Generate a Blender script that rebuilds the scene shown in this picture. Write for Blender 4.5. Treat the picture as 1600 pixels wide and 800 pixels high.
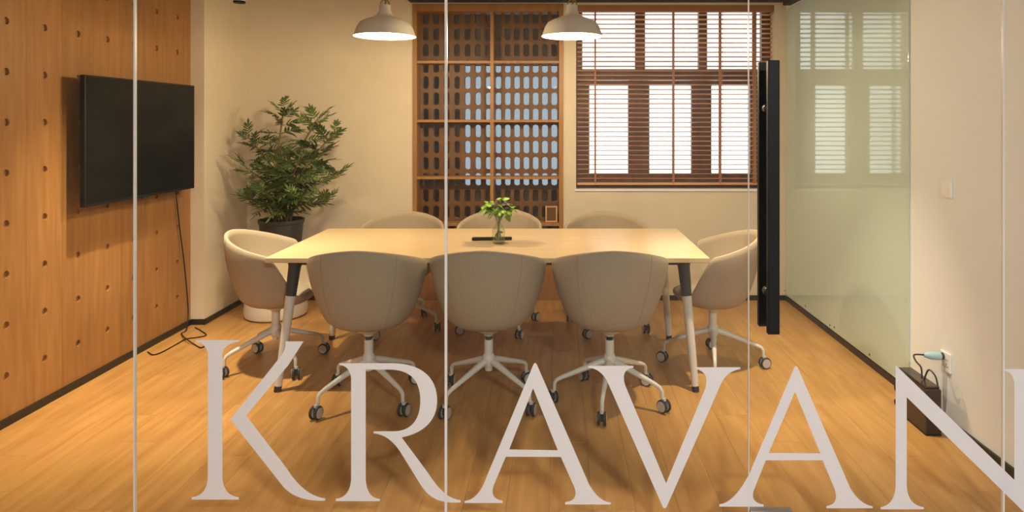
import bpy, bmesh, math, random
from mathutils import Vector, Matrix, Euler

# ------------------------------------------------------------------ clear
for o in list(bpy.data.objects):
    bpy.data.objects.remove(o)
sc = bpy.context.scene
COL = sc.collection
R = math.radians
random.seed(7)

# ------------------------------------------------------------------ camera
F, CX, CY, H = 1060.0, 872.0, 191.0, 1.48      # focal length and principal point in pixels (1600x800), eye height in m
cam_d = bpy.data.cameras.new('camera')
cam = bpy.data.objects.new('camera', cam_d)
COL.objects.link(cam)
cam.location = (0, 0, H)
cam.rotation_euler = (R(90), 0, 0)
cam_d.sensor_width = 36
cam_d.lens = F / 1600 * 36
cam_d.shift_x = (800 - CX) / 1600
cam_d.shift_y = -(400 - CY) / 1600
cam_d.clip_start = 0.02
sc.camera = cam

# ------------------------------------------------------------------ sky and exposure
w = bpy.data.worlds.new('overcast_sky')
sc.world = w
w.use_nodes = True
bg = w.node_tree.nodes['Background']
bg.inputs[0].default_value = (0.93, 0.97, 1.0, 1)
bg.inputs[1].default_value = 2.6
sc.view_settings.view_transform = 'Standard'
sc.view_settings.look = 'None'
sc.view_settings.exposure = 0.0
sc.view_settings.gamma = 1.0
sc.view_settings.use_curve_mapping = False
sc.cycles.use_denoising = True
sc.cycles.max_bounces = 10
sc.cycles.transparent_max_bounces = 24
sc.cycles.sample_clamp_indirect = 6.0

PENDANT_W = 56.0
SPOT_W = 85.0
CORRIDOR_W = 94.0  # power of the added corridor panels
WARM = (1.0, 0.75, 0.46)
WARM2 = (1.0, 0.81, 0.56)

# ------------------------------------------------------------------ helpers
def P(px, py, Y):
    """a photo pixel at depth Y"""
    return Vector(((px - CX) * Y / F, Y, H - (py - CY) * Y / F))

def G(px, py, z=0.0):
    """a photo pixel on the floor (or on a level at height z)"""
    Y = (H - z) * F / (py - CY)
    return Vector(((px - CX) * Y / F, Y, z))

class MB:
    def __init__(s):
        s.v, s.f = [], []
    def add(s, vs, fs):
        n = len(s.v)
        s.v += [tuple(v) for v in vs]
        s.f += [tuple(i + n for i in f) for f in fs]
        return s
    def box(s, lo, hi, m=None):
        x0, y0, z0 = lo; x1, y1, z1 = hi
        vs = [Vector(c) for c in ((x0,y0,z0),(x1,y0,z0),(x1,y1,z0),(x0,y1,z0),(x0,y0,z1),(x1,y0,z1),(x1,y1,z1),(x0,y1,z1))]
        if m is not None: vs = [m @ v for v in vs]
        return s.add(vs, [(0,3,2,1),(4,5,6,7),(0,1,5,4),(1,2,6,5),(2,3,7,6),(3,0,4,7)])
    def tube(s, pts, rad, seg=8, caps=True, flat=1.0):
        pts = [Vector(p) for p in pts]
        n = len(pts)
        rads = rad if isinstance(rad, (list, tuple)) else [rad] * n
        vs, fs = [], []
        up = None
        for i, p in enumerate(pts):
            d = (pts[min(i + 1, n - 1)] - pts[max(i - 1, 0)]).normalized()
            if up is None:
                up = Vector((0, 0, 1)) if abs(d.z) < 0.9 else Vector((0, 1, 0))
            a = d.cross(up)
            if a.length < 1e-5: a = d.orthogonal()
            a.normalize()
            up = a.cross(d).normalized()
            for k in range(seg):
                t = 2 * math.pi * k / seg
                vs.append(p + a * (rads[i] * math.cos(t)) + up * (rads[i] * flat * math.sin(t)))
        for i in range(n - 1):
            for k in range(seg):
                k2 = (k + 1) % seg
                fs.append((i*seg+k, i*seg+k2, (i+1)*seg+k2, (i+1)*seg+k))
        if caps:
            fs.append(tuple(range(seg))[::-1])
            fs.append(tuple((n-1)*seg + k for k in range(seg)))
        return s.add(vs, fs)
    def lathe(s, prof, seg=24, c=(0,0,0), close=False, sx=1.0):
        """profile [(r, z)] around Z through c; ends at r=0 close themselves"""
        vs, fs = [], []
        idx = []
        for r, z in prof:
            if r < 1e-6:
                idx.append([len(vs)]); vs.append((c[0], c[1], c[2] + z))
            else:
                idx.append(list(range(len(vs), len(vs) + seg)))
                for k in range(seg):
                    t = 2 * math.pi * k / seg
                    vs.append((c[0] + r*sx*math.cos(t), c[1] + r*math.sin(t), c[2] + z))
        pairs = list(zip(idx[:-1], idx[1:]))
        if close: pairs.append((idx[-1], idx[0]))
        for a, b in pairs:
            for k in range(seg):
                k2 = (k + 1) % seg
                if len(a) == 1 and len(b) == 1: continue
                if len(a) == 1: fs.append((a[0], b[k2], b[k]))
                elif len(b) == 1: fs.append((a[k], a[k2], b[0]))
                else: fs.append((a[k], a[k2], b[k2], b[k]))
        return s.add(vs, fs)
    def mesh(s, name, smooth=True, angle=35):
        me = bpy.data.meshes.new(name)
        me.from_pydata(s.v, [], s.f)
        bm = bmesh.new(); bm.from_mesh(me)
        bmesh.ops.remove_doubles(bm, verts=bm.verts, dist=1e-6)
        bmesh.ops.recalc_face_normals(bm, faces=bm.faces)
        bm.to_mesh(me); bm.free()
        if smooth:
            for p in me.polygons: p.use_smooth = True
            me.set_sharp_from_angle(angle=R(angle))
        return me

def link(name, data, parent=None, loc=None, rot=None):
    o = bpy.data.objects.new(name, data)
    COL.objects.link(o)
    if parent is not None: o.parent = parent
    if loc is not None: o.location = loc
    if rot is not None: o.rotation_euler = rot
    return o

def obj(name, mb, mat, parent=None, loc=None, rot=None, bevel=0, smooth=True, angle=35):
    me = mb.mesh(name, smooth, angle) if isinstance(mb, MB) else mb
    if mat is not None and len(me.materials) == 0: me.materials.append(mat)
    o = link(name, me, parent, loc, rot)
    if bevel:
        b = o.modifiers.new('bevel', 'BEVEL'); b.width = bevel; b.segments = 2; b.limit_method = 'ANGLE'; b.angle_limit = R(40)
        b.harden_normals = False
    return o

def empty(name, loc=(0,0,0), rz=0):
    o = link(name, None, None, loc, (0, 0, rz))
    o.empty_display_size = 0.05
    return o

def tag(o, label, cat, group=None):
    o['label'] = label; o['category'] = cat
    if group: o['group'] = group
    return o

def struct(o, label=None):
    o['kind'] = 'structure'
    if label: o['label'] = label
    return o

def copy_tree(o, parent=None):
    c = o.copy(); COL.objects.link(c); c.parent = parent
    for ch in list(o.children): copy_tree(ch, c)
    return c

def box(lo, hi): return MB().box(lo, hi)

def smoothstep(a, b, x):
    t = min(1, max(0, (x - a) / (b - a)))
    return t * t * (3 - 2 * t)

# ------------------------------------------------------------------ materials
def mat(name, col, rough=0.6, metal=0.0, spec=0.5, coat=0.0):
    m = bpy.data.materials.new(name); m.use_nodes = True
    b = m.node_tree.nodes['Principled BSDF']
    b.inputs['Base Color'].default_value = (*col, 1)
    b.inputs['Roughness'].default_value = rough
    b.inputs['Metallic'].default_value = metal
    b.inputs['Specular IOR Level'].default_value = spec
    if coat:
        b.inputs['Coat Weight'].default_value = coat
        b.inputs['Coat Roughness'].default_value = 0.05
    return m

def nodes(m): return m.node_tree.nodes, m.node_tree.links

def noise_mat(name, c0, c1, scale=30, rough=0.8, bump=0.0, detail=4, bscale=None, spec=0.4, stretch=(1,1,1), rnd=0.0):
    """two colours mixed by stretched noise in object space, plus fine relief"""
    m = mat(name, c0, rough, spec=spec)
    N, L = nodes(m); b = N['Principled BSDF']
    tc = N.new('ShaderNodeTexCoord'); mp = N.new('ShaderNodeMapping')
    mp.inputs['Scale'].default_value = stretch
    L.new(tc.outputs['Object'], mp.inputs['Vector'])
    vec = mp.outputs['Vector']
    if rnd:
        oi = N.new('ShaderNodeObjectInfo'); mu = N.new('ShaderNodeMath'); mu.operation = 'MULTIPLY'; mu.inputs[1].default_value = 37.0
        L.new(oi.outputs['Random'], mu.inputs[0])
        ad = N.new('ShaderNodeVectorMath'); ad.operation = 'ADD'
        L.new(mp.outputs['Vector'], ad.inputs[0]); L.new(mu.outputs[0], ad.inputs[1])
        vec = ad.outputs[0]
    n = N.new('ShaderNodeTexNoise'); n.inputs['Scale'].default_value = scale; n.inputs['Detail'].default_value = detail
    L.new(vec, n.inputs['Vector'])
    cr = N.new('ShaderNodeValToRGB')
    cr.color_ramp.elements[0].position = 0.32; cr.color_ramp.elements[1].position = 0.68
    cr.color_ramp.elements[0].color = (*c0, 1); cr.color_ramp.elements[1].color = (*c1, 1)
    L.new(n.outputs['Fac'], cr.inputs['Fac'])
    out = cr.outputs['Color']
    if rnd:
        hs = N.new('ShaderNodeHueSaturation')
        mr = N.new('ShaderNodeMapRange'); mr.inputs['To Min'].default_value = 1 - rnd; mr.inputs['To Max'].default_value = 1 + rnd
        L.new(oi.outputs['Random'], mr.inputs['Value']); L.new(mr.outputs['Result'], hs.inputs['Value'])
        L.new(out, hs.inputs['Color']); out = hs.outputs['Color']
    L.new(out, b.inputs['Base Color'])
    if bump:
        n2 = N.new('ShaderNodeTexNoise'); n2.inputs['Scale'].default_value = bscale or scale * 4; n2.inputs['Detail'].default_value = 3
        L.new(vec, n2.inputs['Vector'])
        bp = N.new('ShaderNodeBump'); bp.inputs['Strength'].default_value = bump; bp.inputs['Distance'].default_value = 0.002
        L.new(n2.outputs['Fac'], bp.inputs['Height']); L.new(bp.outputs['Normal'], b.inputs['Normal'])
    return m

def glass_mat(name, tint=(0.97, 0.985, 0.975), refl=0.02, rough=0.0, graze=0.9):
    """clear sheet glass: straight-through light plus a Schlick reflection"""
    m = bpy.data.materials.new(name); m.use_nodes = True
    N, L = nodes(m); N.clear()
    out = N.new('ShaderNodeOutputMaterial'); mix = N.new('ShaderNodeMixShader')
    tr = N.new('ShaderNodeBsdfTransparent'); tr.inputs[0].default_value = (*tint, 1)
    gl = N.new('ShaderNodeBsdfGlossy'); gl.inputs['Roughness'].default_value = rough
    lw = N.new('ShaderNodeLayerWeight'); lw.inputs['Blend'].default_value = 0.5
    pw = N.new('ShaderNodeMath'); pw.operation = 'POWER'; pw.inputs[1].default_value = 5
    ma = N.new('ShaderNodeMath'); ma.operation = 'MULTIPLY_ADD'; ma.inputs[1].default_value = graze; ma.inputs[2].default_value = refl
    L.new(lw.outputs['Facing'], pw.inputs[0]); L.new(pw.outputs[0], ma.inputs[0])
    L.new(ma.outputs[0], mix.inputs[0]); L.new(tr.outputs[0], mix.inputs[1]); L.new(gl.outputs[0], mix.inputs[2])
    L.new(mix.outputs[0], out.inputs['Surface'])
    return m

def emit_mat(name, col, s):
    m = bpy.data.materials.new(name); m.use_nodes = True
    N, L = nodes(m); N.clear()
    out = N.new('ShaderNodeOutputMaterial'); e = N.new('ShaderNodeEmission')
    e.inputs[0].default_value = (*col, 1); e.inputs[1].default_value = s
    L.new(e.outputs[0], out.inputs['Surface'])
    return m

def vinyl_mat():
    m = bpy.data.materials.new('frosted_vinyl'); m.use_nodes = True
    N, L = nodes(m); N.clear()
    out = N.new('ShaderNodeOutputMaterial')
    d = N.new('ShaderNodeBsdfDiffuse'); d.inputs[0].default_value = (0.94, 0.93, 0.94, 1)
    t = N.new('ShaderNodeBsdfTranslucent'); t.inputs[0].default_value = (0.94, 0.93, 0.94, 1)
    tr = N.new('ShaderNodeBsdfTransparent')
    a = N.new('ShaderNodeMixShader'); a.inputs[0].default_value = 0.35
    b = N.new('ShaderNodeMixShader'); b.inputs[0].default_value = 0.06
    L.new(d.outputs[0], a.inputs[1]); L.new(t.outputs[0], a.inputs[2])
    L.new(a.outputs[0], b.inputs[1]); L.new(tr.outputs[0], b.inputs[2])
    L.new(b.outputs[0], out.inputs['Surface'])
    return m

M = {}
M['wall'] = noise_mat('warm_plaster', (0.73, 0.625, 0.475), (0.76, 0.655, 0.505), 6, 0.85, 0.08, bscale=180)
M['wall_right'] = noise_mat('white_plaster', (0.83, 0.86, 0.89), (0.85, 0.88, 0.91), 5, 0.8, 0.06, bscale=180)
M['ceiling'] = mat('ceiling_paint', (0.55, 0.52, 0.48), 0.9)
M['beam'] = mat('dark_beam_paint', (0.035, 0.035, 0.037), 0.6)
M['base'] = mat('black_baseboard', (0.012, 0.011, 0.011), 0.35)
M['plank'] = noise_mat('oak_wall_veneer', (0.315, 0.145, 0.042), (0.40, 0.197, 0.064), 5.0, 0.42, 0.1, detail=6, bscale=40, stretch=(6, 6, 0.55), rnd=0.05)
M['floor'] = noise_mat('oak_laminate', (0.42, 0.208, 0.057), (0.54, 0.293, 0.093), 4.0, 0.36, 0.05, detail=6, bscale=40, stretch=(7, 0.6, 1), rnd=0.045)
M['table'] = noise_mat('pale_oak_top', (0.60, 0.44, 0.25), (0.68, 0.51, 0.30), 4.0, 0.30, 0.03, detail=5, bscale=40, stretch=(0.7, 8, 8))
M['fabric'] = noise_mat('grey_wool', (0.355, 0.28, 0.195), (0.42, 0.34, 0.245), 260, 0.92, 0.25, bscale=900, spec=0.2)
M['pad'] = noise_mat('grey_wool_seat', (0.33, 0.27, 0.205), (0.39, 0.33, 0.255), 260, 0.92, 0.25, bscale=900, spec=0.2)
M['seam'] = mat('seam_thread', (0.28, 0.225, 0.165), 0.9)
M['frame_white'] = mat('off_white_powder_coat', (0.66, 0.63, 0.57), 0.35)
M['rubber'] = mat('dark_rubber', (0.022, 0.021, 0.02), 0.5)
M['caster_grey'] = mat('grey_wheel_cap', (0.50, 0.47, 0.43), 0.4)
M['dark_metal'] = mat('dark_grey_metal', (0.035, 0.037, 0.040), 0.4)
M['black'] = mat('black_plastic', (0.009, 0.009, 0.009), 0.45, spec=0.25)
M['screen'] = mat('dark_screen', (0.006, 0.006, 0.005), 0.2, spec=0.12)
M['cab'] = noise_mat('cabinet_wood', (0.33, 0.155, 0.042), (0.41, 0.20, 0.056), 5, 0.42, 0.08, detail=5, bscale=40, stretch=(5, 5, 0.6))
M['lattice'] = noise_mat('lattice_wood', (0.13, 0.057, 0.013), (0.17, 0.076, 0.018), 5, 0.5, 0.08, detail=5, bscale=40, stretch=(4, 4, 0.8))
M['winframe'] = noise_mat('dark_window_wood', (0.085, 0.042, 0.024), (0.125, 0.062, 0.036), 6, 0.5, 0.08, stretch=(4, 4, 0.8))
M['slat'] = noise_mat('blind_wood', (0.64, 0.33, 0.16), (0.74, 0.40, 0.20), 4, 0.45, 0.0, stretch=(0.6, 6, 6))
M['tape'] = mat('blind_tape', (0.36, 0.16, 0.075), 0.6)
M['shaft'] = noise_mat('added_shaft_brown', (0.24, 0.16, 0.10), (0.30, 0.21, 0.14), 7, 0.9)  # walls of the added light well
M['glass'] = glass_mat('clear_glass')
M['pane'] = glass_mat('window_glass', (0.95, 0.97, 0.97), 0.02)
M['shaft_pane'] = glass_mat('added_shaft_tint', (0.41, 0.445, 0.47), 0.03)  # tint of the added pane sets how bright the lattice holes look
M['vase'] = glass_mat('bottle_glass', (0.93, 0.95, 0.92), 0.06, graze=0.8)
M['silicone'] = mat('pale_silicone', (0.80, 0.78, 0.74), 0.25)
M['board'] = mat('green_back_painted_glass', (0.555, 0.69, 0.63), 0.04, spec=0.5)
M['board_edge'] = mat('glass_edge', (0.42, 0.55, 0.44), 0.15)
M['vinyl'] = vinyl_mat()
M['white'] = mat('white_plastic', (0.92, 0.92, 0.91), 0.35)
M['lamp'] = mat('cream_enamel', (0.72, 0.66, 0.56), 0.38)
M['lamp_in'] = mat('white_enamel', (0.86, 0.84, 0.80), 0.6)
M['brass'] = mat('brass', (0.45, 0.27, 0.09), 0.3, 1.0)
M['cord'] = mat('brown_textile_cord', (0.28, 0.15, 0.05), 0.9)
M['bulb'] = emit_mat('lit_bulb', (1.0, 0.80, 0.55), 60)
M['led'] = emit_mat('lit_led', (1.0, 0.78, 0.52), 8)
M['panel_led'] = emit_mat('added_panel_glow', (1.0, 0.93, 0.84), 2)  # glowing face of the added corridor panels
M['chrome'] = mat('brushed_steel', (0.55, 0.55, 0.55), 0.25, 1.0)
M['leaf'] = noise_mat('dark_leaf', (0.040, 0.070, 0.014), (0.11, 0.16, 0.035), 9, 0.42, 0.0, rnd=0.35)
M['leaf_light'] = noise_mat('bright_leaf', (0.16, 0.30, 0.03), (0.27, 0.42, 0.06), 25, 0.45, 0.0, rnd=0.3)
M['leaf_purple'] = noise_mat('purple_leaf', (0.035, 0.015, 0.014), (0.07, 0.03, 0.025), 25, 0.5, 0.0, rnd=0.3)
M['stem'] = noise_mat('brown_stem', (0.16, 0.10, 0.05), (0.23, 0.16, 0.08), 20, 0.8)
M['stem_green'] = mat('green_stem', (0.14, 0.22, 0.05), 0.5)
M['pot'] = noise_mat('dark_grey_pot', (0.05, 0.048, 0.044), (0.07, 0.066, 0.06), 12, 0.6)
M['planter'] = mat('white_planter', (0.74, 0.72, 0.68), 0.3)
M['soil'] = noise_mat('soil', (0.03, 0.02, 0.012), (0.06, 0.04, 0.025), 60, 0.95, 0.6)
M['plug'] = mat('pale_blue_plug', (0.42, 0.60, 0.66), 0.45)
M['ups'] = noise_mat('dark_brown_gloss', (0.035, 0.022, 0.015), (0.05, 0.032, 0.022), 8, 0.22)
M['corridor'] = mat('corridor_paint', (0.30, 0.28, 0.26), 0.9)
M['corridor_floor'] = mat('corridor_floor', (0.30, 0.25, 0.20), 0.6)
M['hole'] = mat('hole_dark', (0.03, 0.018, 0.01), 0.8)

# ------------------------------------------------------------------ room dimensions
XL, XP, XR = -2.69, -2.59, 1.90       # wood wall, pillar side, right wall
YB, YP = 5.65, 4.965                   # back wall, pillar front
ZC = 2.75
GS = -0.023                            # slope of the glass front
GY = 2.40
def glass_y(x): return GY + GS * x
def on_glass(px, py):
    k = (px - CX) / F
    Y = GY / (1 - GS * k)
    return Vector((k * Y, Y, H - (py - CY) * Y / F))
GROT = math.atan(GS)
def glass_local(px, py):
    """(u, z) in the glass front's own plane, u along it from X=0"""
    p = on_glass(px, py)
    return p.x / math.cos(GROT), p.z

# ------------------------------------------------------------------ floor with planks
fl = struct(obj('floor', box((XL - 0.1, 2.30, -0.12), (XR + 0.1, YB + 0.1, -0.012)), M['floor']), 'orange oak laminate floor of the meeting room')
PW, PL = 0.166, 1.26
plank_mesh = {}
def floor_plank(x0, x1, y0, y1):
    wq, lq = round(x1 - x0, 4), round(y1 - y0, 4)
    if (wq, lq) not in plank_mesh:
        g, b = 0.0002, 0.0005
        vs, fs = [], []
        mb = MB()
        a = (wq/2 - g, lq/2 - g)
        c = (a[0] - b, a[1] - b)
        vs = [(-a[0],-a[1],-0.011),(a[0],-a[1],-0.011),(a[0],a[1],-0.011),(-a[0],a[1],-0.011),
              (-a[0],-a[1],-0.001),(a[0],-a[1],-0.001),(a[0],a[1],-0.001),(-a[0],a[1],-0.001),
              (-c[0],-c[1],0),(c[0],-c[1],0),(c[0],c[1],0),(-c[0],c[1],0)]
        fs = [(0,1,5,4),(1,2,6,5),(2,3,7,6),(3,0,4,7),(4,5,9,8),(5,6,10,9),(6,7,11,10),(7,4,8,11),(8,9,10,11)]
        me = mb.add(vs, fs).mesh('plank', smooth=False)
        me.materials.append(M['floor'])
        plank_mesh[(wq, lq)] = me
    obj('plank', plank_mesh[(wq, lq)], None, fl, ((x0+x1)/2, (y0+y1)/2, 0))
x = XL
i = 0
while x < XR - 0.01:
    x1 = min(x + PW, XR)
    y = 2.30 - [0.0, 0.42, 0.84][i % 3] - 0.13 * (i % 2)
    while y < YB:
        a, b = max(y, 2.30), min(y + PL, YB)
        if b - a > 0.01: floor_plank(x, x1, a, b)
        y += PL
    x = x1; i += 1

# ------------------------------------------------------------------ walls, ceiling
struct(obj('ceiling', box((XL - 0.1, 2.36, ZC), (XR + 0.1, YB + 0.12, ZC + 0.1)), M['ceiling']), 'plain ceiling of the meeting room')
# back wall pieces around the shelf opening and the window opening
SX0, SX1 = -1.21, 0.043                 # shelf unit opening
WX0, WX1, WZ0, WZ1 = 0.150, 1.800, 0.92, 2.455
wb = MB()
T = 0.22
wb.box((XP - 0.2, YB, 0), (SX0, YB + T, ZC))
wb.box((SX0, YB, 2.465), (SX1, YB + T, ZC))
wb.box((SX1, YB, 0), (WX0, YB + T, ZC))
wb.box((WX0, YB, 0), (WX1, YB + T, WZ0))
wb.box((WX0, YB, WZ1), (WX1, YB + T, ZC))
wb.box((WX1, YB, 0), (XR + 0.1, YB + T, ZC))
struct(obj('wall_back', wb, M['wall'], smooth=False), 'warm beige plaster back wall')
struct(obj('wall_pillar', box((XL - 0.1, YP, 0), (XP, YB, ZC)), M['wall'], smooth=False), 'beige plaster pier beside the wooden wall')
struct(obj('wall_right', box((XR, 2.2, 0), (XR + 0.1, YB + 0.1, ZC)), M['wall_right'], smooth=False), 'off-white plaster wall with socket and switch')
struct(obj('trim_1', MB().box((SX0 - 0.02, YB - 0.10, 2.477), (XR, YB, ZC)), M['beam'], smooth=False), 'dark beam over shelf unit and window')
struct(obj('trim_2', MB().box((XR - 0.06, 3.4, 2.435), (XR, YB - 0.10, ZC)), M['beam'], smooth=False), 'dark beam over the green glass board')

# baseboards
BH, BT = 0.04, 0.012
struct(obj('baseboard_left', box((XL, 2.48, 0), (XL + BT, YP, BH)), M['base'], smooth=False))
struct(obj('baseboard_pillar', MB().box((XL + BT, YP - BT, 0), (XP + BT, YP, BH)).box((XP, YP, 0), (XP + BT, YB, BH)), M['base'], smooth=False))
struct(obj('baseboard_back', MB().box((XP + BT, YB - BT, 0), (SX0 - 0.005, YB, BH)).box((SX1 + 0.005, YB - BT, 0), (XR, YB, BH)), M['base'], smooth=False))
struct(obj('baseboard_right', box((XR - BT, 2.36, 0), (XR, YB - BT, BH)), M['base'], smooth=False))

# wooden wall: vertical boards with round peg holes
wl = struct(obj('wall_left', box((XL - 0.12, 2.2, 0), (XL - 0.022, YP, ZC)), M['plank'], smooth=False), 'oak veneer wall of vertical boards with round peg holes')
SP = 0.2475
def peg_board():
    mb = MB()
    hw, rr, n = SP / 2 - 0.0006, 0.0185, 16
    x = 0.0
    def cell(zc, h2):
        sq, ci, cb = [], [], []
        for k in range(n):
            t = 2 * math.pi * (k + 0.5) / n + math.pi / 4 - math.pi / n
            c, s = math.cos(t), math.sin(t)
            m_ = max(abs(c), abs(s))
            sq.append((x, c / m_ * hw, zc + s / m_ * h2))
            ci.append((x, c * rr, zc + s * rr)); cb.append((x - 0.013, c * rr, zc + s * rr))
        fs = []
        for k in range(n):
            k2 = (k + 1) % n
            fs.append((k, k2, n + k2, n + k)); fs.append((n + k, n + k2, 2*n + k2, 2*n + k))
        fs.append(tuple(range(2*n, 3*n)))
        mb.add(sq + ci + cb, fs)
    zs = [H + SP * k for k in range(-5, 5)]
    for z in zs: cell(z, SP / 2)
    z0, z1 = zs[0] - SP/2, zs[-1] + SP/2
    for a, b in ((BH, z0), (z1, ZC)):
        mb.add([(x, -hw, a), (x, hw, a), (x, hw, b), (x, -hw, b)], [(0,1,2,3)])
    for s in (-hw, hw):
        mb.add([(x, s, BH), (x, s, ZC), (x - 0.02, s, ZC), (x - 0.02, s, BH)], [(0,1,2,3)])
    me = mb.mesh('board', smooth=False)
    me.materials.append(M['plank'])
    return me
pb = peg_board()
yc = 2.565
while yc < YP - 0.1:
    obj('board', pb, None, wl, (XL, yc, 0))
    yc += SP
# narrow closing strip to the pier
obj('board_strip', box((XL - 0.02, yc - SP/2, BH), (XL, YP, ZC)), M['plank'], wl, smooth=False)

# corridor in front of the glass
struct(obj('floor_corridor', box((-3.6, -2.6, -0.12), (3.6, 2.30, 0.0)), M['corridor_floor'], smooth=False))
struct(obj('ceiling_corridor', box((-3.6, -2.6, ZC), (3.6, 2.36, ZC + 0.1)), M['corridor'], smooth=False))
struct(obj('wall_corridor', MB().box((-3.6, -2.7, 0), (3.6, -2.6, ZC)).box((-3.7, -2.6, 0), (-3.6, 2.3, ZC)).box((3.6, -2.6, 0), (3.7, 2.3, ZC))
           .box((-3.7, 2.2, 0), (XL - 0.12, 2.3, ZC)).box((XR + 0.1, 2.2, 0), (3.7, 2.3, ZC)), M['corridor'], smooth=False))

# added light well behind the lattice, made up to light its holes
YW = 7.2
lw_ = MB()
lw_.box((-1.75, YB + T, -0.1), (-1.70, YW, 3.0)).box((0.09, YB + T, -0.1), (0.12, YW, 3.0))
lw_.box((-1.75, YB + T, -0.15), (0.12, YW, -0.1)).box((-1.75, YB + T, 3.0), (0.12, YW, 3.05))
ox0, ox1, oz0, oz1 = -1.03, 0.07, 0.80, 2.08
lw_.box((-1.75, YW, -0.15), (ox0, YW + 0.05, 3.05)).box((ox1, YW, -0.15), (0.12, YW + 0.05, 3.05))
lw_.box((ox0, YW, -0.15), (ox1, YW + 0.05, oz0)).box((ox0, YW, oz1), (ox1, YW + 0.05, 3.05))
struct(obj('wall_added_lightwell', lw_, M['shaft'], smooth=False))
w2 = struct(obj('window_added', box((ox0, YW + 0.02, oz0), (ox1, YW + 0.026, oz1)), M['shaft_pane'], smooth=False), 'added grey tinted window that lights the lattice holes from behind')

# ------------------------------------------------------------------ window with wooden frame
win = struct(empty('window_1', ((WX0 + WX1) / 2, YB + 0.12, WZ0)), 'brown wooden six-pane window behind the blind')
def wbox(name, x0, x1, z0, z1, y0, y1, m, bevel=0.0):
    o = win.location
    return obj(name, box((x0 - o.x, y0 - o.y, z0 - o.z), (x1 - o.x, y1 - o.y, z1 - o.z)), m, win, smooth=False, bevel=bevel)
YF = YB + 0.10
def wx(px): return (px - CX) * YF / F
def wz(py): return H - (py - CY) * YF / F
zt, zb = WZ1, WZ0
tr0, tr1 = wz(131), wz(108)
wbox('window_frame', WX0, wx(910), zb, zt, YF, YF + 0.06, M['winframe'])
wbox('window_frame', wx(1190), wx(1203), zb, zt, YF, YF + 0.06, M['winframe'])
wbox('window_frame', wx(910), wx(1190), zt - 0.02, zt, YF, YF + 0.06, M['winframe'])
wbox('window_frame', wx(910), wx(1190), zb, wz(290), YF, YF + 0.06, M['winframe'])
wbox('transom', wx(910), wx(1190), tr0, tr1, YF - 0.01, YF + 0.06, M['winframe'])
for a, b in ((993, 1008), (1092, 1105)):
    wbox('mullion', wx(a), wx(b), tr1, zt - 0.02, YF, YF + 0.06, M['winframe'])
    wbox('mullion', wx(a), wx(b), wz(290), tr0, YF, YF + 0.06, M['winframe'])
for (a, b), (pa, pb_) in zip(((910, 993), (1008, 1092), (1105, 1190)), ((921, 982), (1015, 1081), (1112, 1173))):
    # casement sash of four members
    s = wbox('sash', wx(a), wx(pa), wz(290), tr0, YF + 0.008, YF + 0.05, M['winframe'])
    wbox('sash', wx(pb_), wx(b), wz(290), tr0, YF + 0.008, YF + 0.05, M['winframe'])
    wbox('sash', wx(pa), wx(pb_), wz(290), wz(271), YF + 0.008, YF + 0.05, M['winframe'])
    wbox('sash', wx(pa), wx(pb_), wz(134), tr0, YF + 0.008, YF + 0.05, M['winframe'])
    wbox('pane', wx(pa), wx(pb_), wz(271), wz(134), YF + 0.025, YF + 0.030, M['pane'])
    wbox('pane', wx(a), wx(b), tr1, zt - 0.02, YF + 0.025, YF + 0.030, M['pane'])
wbox('pane', wx(1203), WX1, zb, zt, YF + 0.025, YF + 0.030, M['pane'])
wbox('window_sill', WX0 - 0.01, WX1 + 0.01, WZ0 - 0.012, WZ0 + 0.004, YB - 0.012, YF, M['white'])

# venetian blind
YBL = YB + 0.035
bl = empty('venetian_blind', ((WX0 + WX1) / 2, YBL, WZ1))
tag(bl, 'brown wooden venetian blind with open slats in front of the window', 'blind')
bw = WX1 - WX0 - 0.02
obj('valance', box((-bw/2, -0.04, -0.055), (bw/2, 0.02, 0.0)), M['tape'], bl, smooth=False, bevel=0.003)
slat = MB().box((-bw/2, -0.016, -0.0015), (bw/2, 0.016, 0.0015), Matrix.Rotation(R(-14), 4, 'X')).mesh('slat', smooth=False)
slat.materials.append(M['slat'])
pitch = 0.0392
nsl = int((WZ1 - WZ0 - 0.055 - 0.03) / pitch)
for k in range(nsl):
    obj('slat', slat, None, bl, (0, 0, -0.075 - k * pitch))
zbot = -0.075 - nsl * pitch
obj('bottom_rail', box((-bw/2, -0.018, zbot - 0.012), (bw/2, 0.018, zbot + 0.006)), M['slat'], bl, smooth=False, bevel=0.002)
def bx_(px): return (px - CX) * YBL / F - bl.location.x
for px, tw in ((930, 0.014), (1052, 0.014), (1125, 0.016), (1178.5, 0.026)):
    c = bx_(px)
    t = MB().box((c - tw/2, -0.0215, zbot), (c + tw/2, -0.0205, -0.05)).box((c - tw/2, 0.0205, zbot), (c + tw/2, 0.0215, -0.05))
    obj('ladder_tape', t, M['tape'], bl, smooth=False)
c = bx_(1127.5)
obj('pull_cord', MB().tube([(c, -0.027, -0.05), (c, -0.027, -1.25)], 0.002, 6), M['tape'], bl)

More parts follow.
